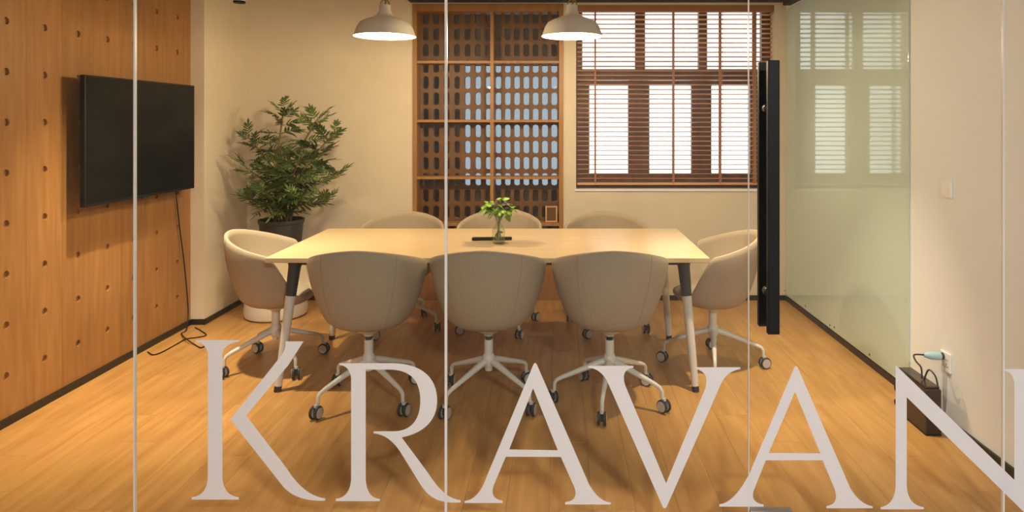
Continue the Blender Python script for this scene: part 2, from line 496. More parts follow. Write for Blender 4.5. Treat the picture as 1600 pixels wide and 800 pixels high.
# ------------------------------------------------------------------ built-in shelf unit with pierced lattice back
ZS = 2.463
cab = empty('shelf_unit', ((SX0 + SX1) / 2, YB, 0))
tag(cab, 'tall brown wooden shelf unit with pierced lattice back in the wall', 'shelf')
cxm = cab.location.x
D0, D1 = -0.012, 0.17
def cb(name, x0, x1, y0, y1, z0, z1, m=None, bevel=0.002):
    return obj(name, box((x0 - cxm, y0, z0), (x1 - cxm, y1, z1)), m or M['cab'], cab, smooth=False, bevel=bevel)
xm0, xm1 = (766 - CX) * YB / F, (771.5 - CX) * YB / F
PWD = 0.036
cb('side_post', SX0, SX0 + PWD, D0, D1, 0, ZS)
cb('side_post', SX1 - PWD, SX1, D0, D1, 0, ZS)
cb('middle_post', xm0, xm1, D0, D1, 0.27, ZS - 0.06)
cb('top_rail', SX0 + PWD, SX1 - PWD, D0, D1, ZS - 0.06, ZS)
cb('plinth', SX0 + PWD, SX1 - PWD, D0, D1, 0, 0.27)
for py in (97, 189, 278, 351):
    z = H - (py - CY) * YB / F
    for a, b in ((SX0 + PWD, xm0), (xm1, SX1 - PWD)):
        cb('shelf_board', a, b, D0 + 0.004, 0.13, z - 0.011, z + 0.011, bevel=0.0015)
def lattice(x0, x1, z0, z1, ncol, zpitch, zref, th):
    mb = MB()
    cw = (x1 - x0) / ncol
    rw, rh, n = 0.0245, 0.054, 16
    z_edges = []
    k0 = math.floor((z0 - zref) / zpitch); rows = []
    zc = zref + k0 * zpitch
    while zc - zpitch/2 < z0 - 1e-6: zc += zpitch
    zlow = zc - zpitch/2
    while zc + zpitch/2 <= z1 + 1e-6:
        rows.append(zc); zc += zpitch
    for c in range(ncol):
        xc = x0 + (c + 0.5) * cw
        for zc in rows:
            sq, ci = [], []
            for k in range(n):
                t = 2 * math.pi * k / n
                co, si = math.cos(t), math.sin(t)
                m_ = max(abs(co), abs(si))
                sq.append((xc + co / m_ * cw/2, zc + si / m_ * zpitch/2))
                # rounded oblong: a half circle at each end
                if abs(si) < 1e-9: ci.append((xc + co * rw, zc))
                else:
                    cc = 0.017
                    e = 0.75
                    ux = math.copysign(min(1, abs(co) * 1.12) ** e, co)
                    hz = rh - rw * 0.75 + rw * 0.75 * math.sqrt(max(0, 1 - ux * ux))
                    ci.append((xc + ux * rw, zc + math.copysign(hz, si)))
            vs = [(a, 0, b) for a, b in sq] + [(a, 0, b) for a, b in ci] + [(a, th, b) for a, b in ci] + [(a, th, b) for a, b in sq]
            fs = []
            for k in range(n):
                k2 = (k + 1) % n
                fs += [(k, k2, n+k2, n+k), (n+k, n+k2, 2*n+k2, 2*n+k), (2*n+k, 2*n+k2, 3*n+k2, 3*n+k)]
            mb.add(vs, fs)
    if zlow > z0: mb.box((x0, 0, z0), (x1, th, zlow))
    ztop = rows[-1] + zpitch/2
    if ztop < z1: mb.box((x0, 0, ztop), (x1, th, z1))
    return mb
zp = 25.2 * (YB + 0.15) / F
zr = H - (179.5 - CY) * (YB + 0.15) / F
for a, b in ((SX0 + PWD, (xm0 + xm1) / 2), ((xm0 + xm1) / 2, SX1 - PWD)):
    o = obj('lattice_panel', lattice(a - cxm, b - cxm, 0.27, ZS - 0.02, 7, zp, zr, 0.05), M['lattice'], cab, (0, 0.14, 0), smooth=False)
    o['label'] = 'pierced brown panel with rows of rounded oblong holes'

# small frame on the lowest shelf
zf = H - (351 - CY) * YB / F + 0.0125
pf = empty('picture_frame', ((861.5 - CX) * (YB + 0.05) / F, YB + 0.06, zf))
tag(pf, 'small square wooden frame standing on the lowest shelf of the lattice unit', 'frame')
for a, b, c_, d_ in ((-0.05, -0.038, 0, 0.135), (0.038, 0.05, 0, 0.135), (-0.038, 0.038, 0, 0.012), (-0.038, 0.038, 0.123, 0.135)):
    obj('frame_bar', box((a, -0.010, c_), (b, 0.010, d_)), M['slat'], pf, smooth=False, bevel=0.001)
obj('backing', box((-0.038, 0.0, 0.012), (0.038, 0.008, 0.123)), M['lattice'], pf, smooth=False)

# ------------------------------------------------------------------ green glass board on the right wall
gb = obj('glass_board', box((-0.010, 0, 0), (0, YB - 0.02 - 3.66, 2.42 - 0.047)), M['board'], None, (XR - 0.0005, 3.66, 0.047), smooth=False, bevel=0.001)
tag(gb, 'pale green back-painted glass board covering the right wall', 'glass board')
scr = MB().tube([(-0.013, 0, 0), (-0.0095, 0, 0)], 0.006, 10).mesh('screw')
scr.materials.append(M['dark_metal'])
for px, py in ((1226.5, 454), (1259, 478), (1297, 508), (1304, 511.5), (1359, 554)):
    Y = (XR - 0.01) * F / (px - CX)
    z = H - (py - CY) * Y / F
    obj('screw', scr, None, gb, (0, Y - 3.66, z - 0.047))

# ------------------------------------------------------------------ glass front, door, letters
gf = struct(empty('wall_front', (0, GY, 0), GROT), 'frameless clear glass partition in front of the room')
def gpane(name, px0, px1, parent, z0, z1, gap0=0.004, gap1=0.004, m=None, u0=None, u1=None):
    a = glass_local(px0, 400)[0] + gap0 if u0 is None else u0
    b = glass_local(px1, 400)[0] - gap1 if u1 is None else u1
    return obj(name, box((a, -0.005, z0), (b, 0.005, z1)), m or M['glass'], parent, smooth=False)
gpane('glass_panel', 0, 211, gf, 0.012, ZC, u0=XL + 0.03)
gpane('glass_panel', 211, 697, gf, 0.012, ZC)
gpane('glass_panel', 697, 1170, gf, 0.012, ZC, gap1=0.002)
gpane('glass_panel', 1567, 1700, gf, 0.012, ZC, u1=XR - 0.015)
for px, wd in ((211, 0.0055), (697, 0.0085), (1567, 0.0055)):
    u = glass_local(px, 400)[0]
    obj('silicone_joint', box((u - wd/2, -0.0058, 0.012), (u + wd/2, 0.0058, ZC)), M['silicone'], gf, smooth=False)
u = glass_local(1170, 400)[0]
obj('edge_strip', box((u - 0.0025, -0.0055, 0.012), (u, 0.0055, ZC)), M['silicone'], gf, smooth=False)
obj('floor_channel', box((XL + 0.03, -0.012, 0.0), (u - 0.003, 0.012, 0.012)), M['chrome'], gf, smooth=False)

door = struct(empty('door_1', (0, GY, 0), GROT), 'frameless glass door with tall black bar handles')
gpane('glass_leaf', 1170, 1567, door, 0.008, 2.45, gap0=0.002, gap1=0.006)
ud0, ud1 = glass_local(1170, 400)[0] + 0.002, glass_local(1237, 400)[0]
zt_ = glass_local(1200, 795.5)[1]
obj('patch_fitting', box((ud0, -0.016, 0.006), (ud1, 0.016, zt_)), M['chrome'], door, smooth=False, bevel=0.002)
ue = glass_local(1567, 400)[0]
obj('floor_hinge', box((ue - 0.165, -0.016, 0.006), (ue - 0.006, 0.016, 0.085)), M['chrome'], door, smooth=False, bevel=0.002)
def handle(sgn, uc, z0, z1):
    y0, y1 = (0.045, 0.070)
    a, b = (min(sgn*y0, sgn*y1), max(sgn*y0, sgn*y1))
    h = obj('bar_handle', box((uc - 0.020, a, z0), (uc + 0.020, b, z1)), M['black'], door, smooth=False, bevel=0.003)
    for z in (1.53, 0.885):
        obj('standoff', MB().tube([(uc, sgn*0.0045, z), (uc, sgn*0.046, z)], 0.011, 14), M['dark_metal'], h)
        obj('washer', MB().tube([(uc, sgn*0.0045, z), (uc, sgn*0.009, z)], 0.018, 18), M['chrome'], h)
uh = 0.738 / math.cos(GROT)
handle(-1, uh, 0.755, 1.692)
handle(1, uh, 0.748, 1.695)

def path_pts(cmds, n=8):
    out = []
    for c in cmds:
        k = c[0]
        if k in 'ML': out.append((c[1], c[2]))
        elif k == 'Q':
            x0, y0 = out[-1]
            for i in range(1, n + 1):
                t = i / n
                out.append(((1-t)**2*x0 + 2*t*(1-t)*c[1] + t*t*c[3], (1-t)**2*y0 + 2*t*(1-t)*c[2] + t*t*c[4]))
        elif k == 'C':
            x0, y0 = out[-1]
            for i in range(1, 2*n + 1):
                t = i / (2*n)
                out.append(((1-t)**3*x0 + 3*t*(1-t)**2*c[1] + 3*t*t*(1-t)*c[3] + t**3*c[5],
                            (1-t)**3*y0 + 3*t*(1-t)**2*c[2] + 3*t*t*(1-t)*c[4] + t**3*c[6]))
    return out
def letter(ch, contours, ox, oy, s, label, group=None):
    cu = bpy.data.curves.new('letter', 'CURVE'); cu.dimensions = '2D'; cu.fill_mode = 'BOTH'; cu.extrude = 0.0004
    pts0 = []
    for cm in contours:
        pts = []
        for (x, y) in path_pts(cm):
            pts.append(glass_local(ox + x / s, oy + y / s))
        pts0.append(pts)
    uc = sum(p[0] for p in pts0[0]) / len(pts0[0]); zmin = min(p[1] for p in pts0[0])
    for pts in pts0:
        sp = cu.splines.new('POLY'); sp.points.add(len(pts) - 1); sp.use_cyclic_u = True
        for q, p in zip(sp.points, pts): q.co = (p[0] - uc, p[1] - zmin, 0, 1)
    tmp = bpy.data.objects.new('tmp', cu); COL.objects.link(tmp)
    dg = bpy.context.evaluated_depsgraph_get()
    me = bpy.data.meshes.new_from_object(tmp.evaluated_get(dg))
    bpy.data.objects.remove(tmp)
    me.materials.clear(); me.materials.append(M['vinyl'])
    base = Vector((uc * math.cos(GROT), GY + uc * math.sin(GROT), zmin)) + Vector((math.sin(GROT), -math.cos(GROT), 0)) * 0.0064
    o = link('letter', me, None, base, (R(90), 0, GROT))
    tag(o, label, 'letter', group)
    return o
letter('K', [[('M',78,30),('L',272,30),('L',272,38),('Q',208,42,197,90),('L',197,640),('Q',200,722,270,730),('L',270,740),('L',60,740),('L',60,730),('Q',128,722,132,640),('L',133,90),('Q',122,42,78,38)],
             [('M',232,383),('L',452,108),('Q',484,68,477,36),('L',558,36),('L',490,142),('L',303,366),('L',482,600),('Q',560,725,655,735),('L',655,745),('Q',530,750,470,685)]],
       280, 520, 2.857, 'large frosted white vinyl letter K on the glass front')
letter('R', [[('M',717,133),('L',950,133),('C',1075,133,1153,190,1153,300),('C',1153,390,1090,445,995,463),('L',1115,625),('Q',1185,738,1258,743),('L',1258,753),('C',1160,757,1120,735,1080,675),('L',1000,545),('Q',945,450,870,445),('L',870,436),('L',960,436),('C',1040,436,1078,380,1078,300),('C',1078,205,1030,162,940,161),('L',835,161),('L',835,650),('Q',840,735,898,737),('L',898,747),('L',702,747),('L',702,737),('Q',765,730,770,650),('L',770,200),('Q',765,145,717,140)]],
       280, 520, 2.857, 'frosted white vinyl letter R on the glass front')
letter('A', [[('M',372,50),('L',364,58),('L',130,620),('Q',90,735,20,740),('L',20,750),('L',210,750),('L',210,739),('Q',142,728,166,662),('L',226,519),('L',500,520),('L',565,665),('Q',595,738,522,746),('L',522,757),('L',750,757),('L',750,747),('Q',690,745,640,655),('L',380,58)],
             [('M',362,178),('L',485,487),('L',243,483)]],
       720, 550, 3.2, 'frosted white vinyl letter A between the R and the V')
letter('V', [[('M',637,66),('L',862,66),('L',862,75),('Q',795,82,822,165),('L',1025,652),('L',1222,175),('Q',1240,95,1175,82),('L',1175,73),('L',1395,73),('L',1395,82),('Q',1325,92,1297,160),('L',1030,765),('Q',1018,785,1008,768),('L',730,140),('Q',695,78,637,75)]],
       720, 550, 3.2, 'frosted white vinyl letter V on the glass front')
letter('A', [[('M',393,65),('L',385,73),('L',160,605),('Q',85,750,10,757),('L',10,768),('L',232,768),('L',232,758),('Q',165,748,181,690),('L',242,537),('L',525,537),('L',585,680),('Q',612,757,545,765),('L',545,776),('L',775,776),('L',775,766),('Q',710,757,662,672),('L',401,73)],
             [('M',388,195),('L',514,502),('L',257,500)]],
       1120, 550, 3.2, 'frosted white vinyl letter A across the door gap beside the N')
letter('N', [[('M',890,62),('L',1482,635),('L',1482,160),('Q',1478,95,1428,90),('L',1428,82),('L',1590,82),('L',1590,90),('Q',1540,95,1537,160),('L',1537,802),('L',945,222),('L',945,665),('Q',950,760,1030,771),('L',1030,781),('L',815,781),('L',815,771),('Q',885,760,890,665)]],
       1120, 550, 3.2, 'frosted white vinyl letter N on the glass door')

# ------------------------------------------------------------------ table
TX0, TX1, TY0, TY1, TZ = -1.600, 0.828, 3.70, 4.725, 0.74
tb = empty('meeting_table', ((TX0 + TX1)/2, (TY0 + TY1)/2, 0))
tag(tb, 'long pale oak meeting table with grey and white splayed legs', 'table')
tl = tb.location
hx, hy = (TX1 - TX0)/2, (TY1 - TY0)/2
obj('tabletop', box((-hx, -hy, TZ - 0.028), (hx, hy, TZ)), M['table'], tb, smooth=False, bevel=0.004)
legs = []
for sx in (-1, 1):
    for sy in (-1, 1):
        top = Vector((sx * (hx - 0.125), sy * (hy - 0.115), TZ - 0.028))
        fx = -1.543 - tl.x if sx < 0 else 0.757 - tl.x
        foot = Vector((fx, sy * (hy - 0.03 if sy < 0 else hy - 0.10), 0))
        def at(t): return foot.lerp(top, t)
        tq = 0.515 / 0.712
        lg = obj('leg', MB().tube([at(0.042), at(tq)], [0.0195, 0.0275], 20), M['frame_white'], tb)
        obj('leg_socket', MB().tube([at(tq - 0.005), at(tq + 0.01), at(0.94), at(1.0)], [0.0282, 0.0290, 0.0335, 0.046], 20), M['dark_metal'], lg)
        obj('foot_cap', MB().tube([at(0.0), at(0.042)], [0.0195, 0.0203], 20), M['rubber'], lg)
fr = MB()
for sy in (-1, 1):
    fr.box((-hx + 0.14, sy*(hy - 0.115) - 0.02, TZ - 0.058), (hx - 0.14, sy*(hy - 0.115) + 0.02, TZ - 0.028))
for sx in (-1, 1):
    fr.box((sx*(hx - 0.125) - 0.02, -hy + 0.13, TZ - 0.058), (sx*(hx - 0.125) + 0.02, hy - 0.13, TZ - 0.028))
obj('under_frame', fr, M['dark_metal'], tb, smooth=False)

# ------------------------------------------------------------------ swivel tub chairs (front is +Y)
ZB, ZSEAT, THK = 0.388, 0.452, 0.026
PROF = [(0.0, 0.0), (0.004, 0.09), (0.010, 0.135), (0.02, 0.166), (0.035, 0.192), (0.06, 0.219), (0.10, 0.242), (0.14, 0.258), (0.20, 0.279), (0.26, 0.296), (0.35, 0.311), (0.46, 0.317)]
def prof(h):
    """half width of the tub at height h above its underside"""
    for (a, ra), (b, rb) in zip(PROF, PROF[1:]):
        if h <= b: return ra + (rb - ra) * (h - a) / (b - a)
    return PROF[-1][1]
def shell_dir(phi):
    """plan direction (x, y in -1..1) and rim height; phi runs from the back (0) round to the front (pi)"""
    n = 2.08
    s, c = math.sin(phi), math.cos(phi)
    sx = math.copysign(abs(s)**(2/n), s); cy = -math.copysign(abs(c)**(2/n), c)
    hgt = 0.838 - 0.118 * min(1.0, (cy + 1.0) / 1.25) ** 0.8
    drop = smoothstep(0.12, 0.74, cy)
    return sx, cy, hgt * (1 - drop) + 0.468 * drop
def plan(sx, cy, h):
    w_ = prof(h)
    return Vector((sx * w_, cy * w_ * (0.89 if cy < 0 else 1.06 - 0.14 * smoothstep(0.08, 0.3, h)), ZB + h))
def shell_rim(phi):
    sx, cy, hg = shell_dir(phi)
    v = plan(sx, cy, 0.066)
    return v.x, v.y, 0, 0, hg
def shell_point(phi, u):
    """u 0..1 from the middle of the underside up to the rim"""
    sx, cy, hg = shell_dir(phi)
    return plan(sx, cy, (hg - ZB) * u ** 2.2)
def chair_shell():
    NP = 96
    phis = [2 * math.pi * k / NP for k in range(NP)]
    rings = []
    us = [0.10, 0.17, 0.22, 0.27, 0.32, 0.37, 0.42, 0.48, 0.55, 0.62, 0.70, 0.78, 0.85, 0.92, 0.97]
    for u in us: rings.append([shell_point(p, u) for p in phis])
    # rim roll
    def inward(p): return Vector((-p.x, -p.y, 0)).normalized()
    top = [shell_point(p, 1.0) for p in phis]
    rings.append([v + inward(v) * 0.003 + Vector((0,0,0.004)) for v in top])
    rings.append([v + inward(v) * THK * 0.5 + Vector((0,0,0.009)) for v in top])
    rings.append([v + inward(v) * (THK - 0.003) + Vector((0,0,0.004)) for v in top])
    for u in (0.97, 0.92, 0.85, 0.78, 0.70, 0.62, 0.55):
        ring = []
        for p in phis:
            v = shell_point(p, u)
            q = v + inward(v) * THK
            q.z = max(q.z, ZSEAT + 0.004)
            ring.append(q)
        rings.append(ring)
    for f, z in ((0.93, ZSEAT + 0.012), (0.84, ZSEAT + 0.003), (0.7, ZSEAT), (0.4, ZSEAT - 0.003)):
        ring = []
        for p in phis:
            sx_, cy_, _h = shell_dir(p); v = plan(sx_, cy_, 0.075)
            q = v + inward(v) * THK
            lim = shell_point(p, 1.0).z
            ring.append(Vector((q.x * f, q.y * f, min(z, lim - 0.004))))
        rings.append(ring)
    mb = MB()
    vs = [v for r in rings for v in r]
    fs = []
    for i in range(len(rings) - 1):
        for k in range(NP):
            k2 = (k + 1) % NP
            fs.append((i*NP+k, i*NP+k2, (i+1)*NP+k2, (i+1)*NP+k))
    n0 = len(vs)
    vs += [Vector((0, 0, ZB)), Vector((0, 0, ZSEAT - 0.004))]
    for k in range(NP):
        k2 = (k + 1) % NP
        fs.append((n0, k2, k))
        m_ = (len(rings) - 1) * NP
        fs.append((n0 + 1, m_ + k, m_ + k2))
    return mb.add(vs, fs).mesh('shell', angle=80)
def seat_pad():
    mb = MB()
    NP = 48
    rings = []
    for f, z in ((0.80, ZSEAT - 0.004), (0.83, ZSEAT + 0.008), (0.80, ZSEAT + 0.018), (0.72, ZSEAT + 0.023), (0.4, ZSEAT + 0.026)):
        ring = []
        for k in range(NP):
            b = shell_rim(2 * math.pi * k / NP)
            ring.append(Vector((b[0] * f, b[1] * f + 0.004, z)))
        rings.append(ring)
    vs = [v for r in rings for v in r]; fs = []
    for i in range(len(rings) - 1):
        for k in range(NP):
            k2 = (k + 1) % NP
            fs.append((i*NP+k, i*NP+k2, (i+1)*NP+k2, (i+1)*NP+k))
    vs.append(Vector((0, 0, ZSEAT + 0.0265))); n0 = len(vs) - 1
    for k in range(NP): fs.append((n0, (len(rings)-1)*NP + k, (len(rings)-1)*NP + (k+1) % NP))
    fs.append(tuple(range(NP))[::-1])
    return mb.add(vs, fs).mesh('seat_pad', angle=70)
def seam_line(phi):
    pts = [shell_point(phi + 0.10 * (u - 0.7), u) for u in [0.3 + 0.035 * k for k in range(21)]]
    pts = [p + Vector((p.x, p.y, 0)).normalized() * 0.0003 for p in pts]
    return MB().tube(pts, 0.0010, 5)
def make_chair(nlegs):
    t = empty('swivel_chair')
    obj('shell', chair_shell_mesh, M['fabric'], t)
    obj('seat_pad', pad_mesh, M['pad'], t)
    for ph in (0.62, -0.62): obj('seam', seam_line(ph), M['seam'], t)
    # swivel column
    col = obj('column', MB().lathe([(0.0, 0.16), (0.019, 0.16), (0.024, 0.20), (0.0235, 0.325), (0.0, 0.325)], 20), M['frame_white'], t)
    obj('gas_lift', MB().lathe([(0.0, 0.32), (0.0175, 0.32), (0.0175, 0.352), (0.0, 0.352)], 16), M['black'] if nlegs == 5 else M['dark_metal'], col)
    obj('seat_mount', MB().lathe([(0.0, 0.345), (0.023, 0.345), (0.030, 0.358), (0.060, 0.372), (0.062, 0.392), (0.0, 0.392)], 20), M['frame_white'], col)
    hub = obj('hub', MB().lathe([(0.0, 0.172), (0.022, 0.176), (0.034, 0.195), (0.036, 0.222), (0.028, 0.246), (0.022, 0.252), (0.0, 0.252)], 24), M['frame_white'], t)
    for k in range(nlegs):
        a = 2 * math.pi * k / nlegs + (math.pi / 4 if nlegs == 4 else -math.pi / 2 - 0.2)
        rot = (0, 0, a)
        lg = link('leg', leg_mesh, t, (0, 0, 0), rot)
        c = link('caster', caster_mesh, lg, (0.305, 0, 0.0), (0, 0, random.uniform(-1.3, 1.3)))
        wc = link('wheel_cap', cap_mesh, lg, (0.305, 0, 0.0), c.rotation_euler)
    return t
chair_shell_mesh = chair_shell(); pad_mesh = seat_pad()
def leg_build():
    mb = MB()
    mb.tube([(0.012, 0, 0.214), (0.06, 0, 0.203), (0.16, 0, 0.168), (0.255, 0, 0.135), (0.283, 0, 0.122), (0.294, 0, 0.108), (0.296, 0, 0.066)],
            [0.019, 0.018, 0.0145, 0.0115, 0.0105, 0.010, 0.0085], 10, flat=1.0)
    me = mb.mesh('leg'); me.materials.append(M['frame_white']); return me
leg_mesh = leg_build()
def ring_y(mb, y0, y1, r0, r1, z, x, seg=18):
    """an annulus-like wheel around the local Y axis"""
    pr = [(r0, y0), (r1 - 0.004, y0), (r1, y0 + 0.004), (r1, y1 - 0.004), (r1 - 0.004, y1), (r0, y1)]
    vs, fs = [], []
    for k in range(seg):
        t = 2 * math.pi * k / seg
        for r, y in pr: vs.append((x + r * math.cos(t), y, z + r * math.sin(t)))
    m_ = len(pr)
    for k in range(seg):
        k2 = (k + 1) % seg
        for j in range(m_):
            j2 = (j + 1) % m_
            fs.append((k*m_ + j, k*m_ + j2, k2*m_ + j2, k2*m_ + j))
    mb.add(vs, fs)
def caster_build():
    mb = MB()
    for s in (-1, 1):
        a, b = sorted((s * 0.008, s * 0.022))
        ring_y(mb, a, b, 0.0262, 0.0335, 0.0335, 0.0)
    mb.box((-0.010, -0.007, 0.022), (0.010, 0.007, 0.062))
    m1 = mb.mesh('caster'); m1.materials.append(M['rubber'])
    mc = MB()
    for s in (-1, 1):
        a, b = sorted((s * 0.0085, s * 0.0235))
        mc.tube([(0, a, 0.0335), (0, b, 0.0335)], 0.0264, 18)
    # fork hood
    mc.tube([(0, 0, 0.060), (0, 0, 0.072)], [0.0125, 0.0105], 12)
    m2 = mc.mesh('wheel_cap'); m2.materials.append(M['caster_grey'])
    return m1, m2
caster_mesh, cap_mesh = caster_build()

chair4 = make_chair(4)
chair5 = make_chair(5)
spots = [
    (chair4, -1.008, 3.612, 0.03, 0.0, 'grey tub chair with its back to the glass, near the potted plant end', 'chairs along the glass side of the table'),
    (chair4, -0.370, 3.615, -0.02, 0.0, 'grey tub chair with its back to the glass, in the middle of its row', 'chairs along the glass side of the table'),
    (chair5, 0.274, 3.610, 0.0, 0.0, 'grey tub chair on a five-armed base with its back to the glass', 'chairs along the glass side of the table'),
    (chair4, -1.720, 4.135, -1.45, 0.02, 'grey tub chair at the table end beside the television wall', None),
    (chair4, 0.945, 4.140, 1.50, 0.025, 'grey tub chair at the table end beside the green glass board', None),
    (chair4, -1.135, 4.90, math.pi + 0.05, 0.042, 'grey tub chair facing the glass, next to the potted plant', 'chairs along the wall side of the table'),
    (chair4, -0.425, 4.89, math.pi - 0.03, 0.022, 'grey tub chair facing the glass, in front of the lattice shelf unit', 'chairs along the wall side of the table'),
    (chair4, 0.352, 4.91, math.pi + 0.02, 0.045, 'grey tub chair facing the glass, below the window blind', 'chairs along the wall side of the table'),
]
used = set()
LEGTURN = [0.05, 0.06, 0.0, -0.2, 0.62, 0.3, -0.25, 0.2]
for i, (src, x, y, rz, dz, lab, grp) in enumerate(spots):
    if src.name in used: t = copy_tree(src)
    else: t = src; used.add(src.name)
    t.location = (x, y, 0); t.rotation_euler = (0, 0, rz)
    if lab:
        t['label'] = lab; t['category'] = 'chair'
        if grp: t['group'] = grp
        elif 'group' in t: del t['group']
    # the base turns freely under the shell
    for ch in t.children:
        if ch.name.startswith('leg'):
            ch.rotation_euler.z += LEGTURN[i]
        if ch.name.split('.')[0] in ('shell', 'seat_pad', 'seam'): ch.location.z -= dz
        for g in ch.children:
            if g.name.startswith('seat_mount'): g.location.z -= dz

# ------------------------------------------------------------------ television
TVX = -2.58
tv = empty('television', (XL, (3.70 + 4.815)/2, 1.013))
tag(tv, 'large black flat television on the wooden wall', 'television')
tw, th = 4.815 - 3.70, 0.727
d = TVX - XL
obj('housing', box((d - 0.03, -tw/2, 0), (d, tw/2, th)), M['black'], tv, smooth=False, bevel=0.004)
obj('screen', box((d, -tw/2 + 0.011, 0.018), (d + 0.0012, tw/2 - 0.011, th - 0.011)), M['screen'], tv, smooth=False)
obj('wall_mount', MB().box((0.0005, -0.22, 0.20), (0.02, 0.22, 0.52)).box((0.02, -0.16, 0.16), (d - 0.03, -0.12, 0.56)).box((0.02, 0.12, 0.16), (d - 0.03, 0.16, 0.56)), M['dark_metal'], tv, smooth=False)
obj('logo_bar', box((d - 0.02, -0.03, -0.008), (d - 0.004, 0.03, 0.0)), M['dark_metal'], tv, smooth=False)

def cz(zx, zy): return 200 + zx / 5.714, 420 + zy / 5.714
def floor_pt(zx, zy, z=0.004):
    px, py = cz(zx, zy); return G(px, py, z)
def wall_pt(px, py, X=XL + 0.02):
    Y = X * F / (px - CX); return Vector((X, Y, H - (py - CY) * Y / F))
def smooth_path(pts, n=6):
    pts = [Vector(p) for p in pts]
    out = []
    for i in range(len(pts) - 1):
        p0, p1, p2, p3 = pts[max(i-1, 0)], pts[i], pts[i+1], pts[min(i+2, len(pts)-1)]
        for k in range(n):
            t = k / n
            out.append(0.5 * ((2*p1) + (p2 - p0)*t + (2*p0 - 5*p1 + 4*p2 - p3)*t*t + (3*p1 - p0 - 3*p2 + p3)*t**3))
    out.append(pts[-1]); return out
def cable(name, pts, r, m, label, cat='cable', base=None):
    pts = smooth_path(pts)
    b = pts[-1].copy() if base is None else Vector(base)
    o = obj(name, MB().tube([p - b for p in pts], r, 7), m, None, b)
    return tag(o, label, cat)
cable('power_cable', [wall_pt(274, 292, -2.63), wall_pt(276, 312), wall_pt(280, 350), wall_pt(287, 405), wall_pt(292, 455, XL + 0.018), wall_pt(294, 490, XL + 0.022),
                      floor_pt(520, 545, 0.012), floor_pt(478, 578), floor_pt(520, 625, 0.022), floor_pt(600, 680), floor_pt(650, 705), floor_pt(684, 690)], 0.0042, M['black'],
      'black cable hanging from the television down to the floor')
cable('loose_cable', [floor_pt(178, 742), floor_pt(222, 768), floor_pt(300, 745), floor_pt(430, 675), floor_pt(518, 627, 0.005), floor_pt(620, 612), floor_pt(698, 592), floor_pt(650, 552), floor_pt(600, 525)], 0.0042, M['black'],
      'loose black cable looped on the floor by the wooden wall')

# ------------------------------------------------------------------ pendant lamps
def make_pendant():
    t = empty('pendant_lamp')
    prof = [(0.190,0.0),(0.1835,0.014),(0.181,0.022),(0.168,0.058),(0.150,0.085),(0.118,0.103),(0.082,0.115),(0.056,0.128),(0.043,0.143),(0.036,0.160),(0.033,0.186)]
    inner = [(max(r - 0.004, 0.02), z) for r, z in prof[::-1]]
    obj('lamp_shade', MB().lathe(prof, 48), M['lamp'], t, angle=60)
    li = MB().lathe(inner[1:], 48)
    li.lathe([(0.187, 0.0005), (0.190, 0.0)], 48)
    obj('shade_lining', li, M['lamp_in'], t, angle=60)
    cap = obj('neck_cap', MB().lathe([(0.033, 0.182), (0.035, 0.186), (0.034, 0.194), (0.012, 0.196), (0.0, 0.196)], 24), M['lamp'], t)
    loop = [(0.028 * math.cos(a), 0, 0.194 + 0.035 * math.sin(a)) for a in [math.pi * k / 12 for k in range(13)]]
    obj('hanger_loop', MB().tube(loop, 0.004, 8), M['brass'], cap)
    obj('socket', MB().lathe([(0.0, 0.05), (0.018, 0.05), (0.02, 0.08), (0.022, 0.15), (0.0, 0.15)], 16), M['lamp_in'], t)
    obj('cord', MB().tube([(0, 0, 0.194), (0.006, 0.0, 0.215), (-0.003, 0, 0.235), (0, 0, 0.27), (0, 0, ZC - 2.011 - 0.03)], 0.0045, 8), M['cord'], t)
    obj('ceiling_canopy', MB().lathe([(0.0, 0.0), (0.05, 0.0), (0.05, 0.01), (0.02, 0.03), (0.0, 0.03)], 24, (0, 0, ZC - 2.011 - 0.03)), M['lamp'], t)
    obj('bulb', MB().lathe([(0.0, -0.005), (0.022, 0.0), (0.036, 0.018), (0.036, 0.032), (0.026, 0.05), (0.018, 0.058), (0.0, 0.058)], 20), M['bulb'], t)
    return t
pend = make_pendant()
tag(pend, 'cream enamel pendant lamp hanging near the plant end of the table', 'lamp', 'pendant lamps over the table')
pend.location = (-1.072, 4.2, 2.011)
p2 = copy_tree(pend)
p2.location = (0.087, 4.2, 2.011)
p2['label'] = 'cream enamel pendant lamp hanging beside the window'
def light(kind, name, loc, power, col, size=0.05, rot=None, **kw):
    d_ = bpy.data.lights.new(name, kind); d_.energy = power; d_.color = col
    if kind in ('POINT', 'SPOT'): d_.shadow_soft_size = size
    for k, v in kw.items(): setattr(d_, k, v)
    return link(name, d_, None, loc, rot)
for p in (pend, p2):
    light('POINT', 'pendant_light', p.location + Vector((0, 0, -0.02)), PENDANT_W, WARM, 0.05)

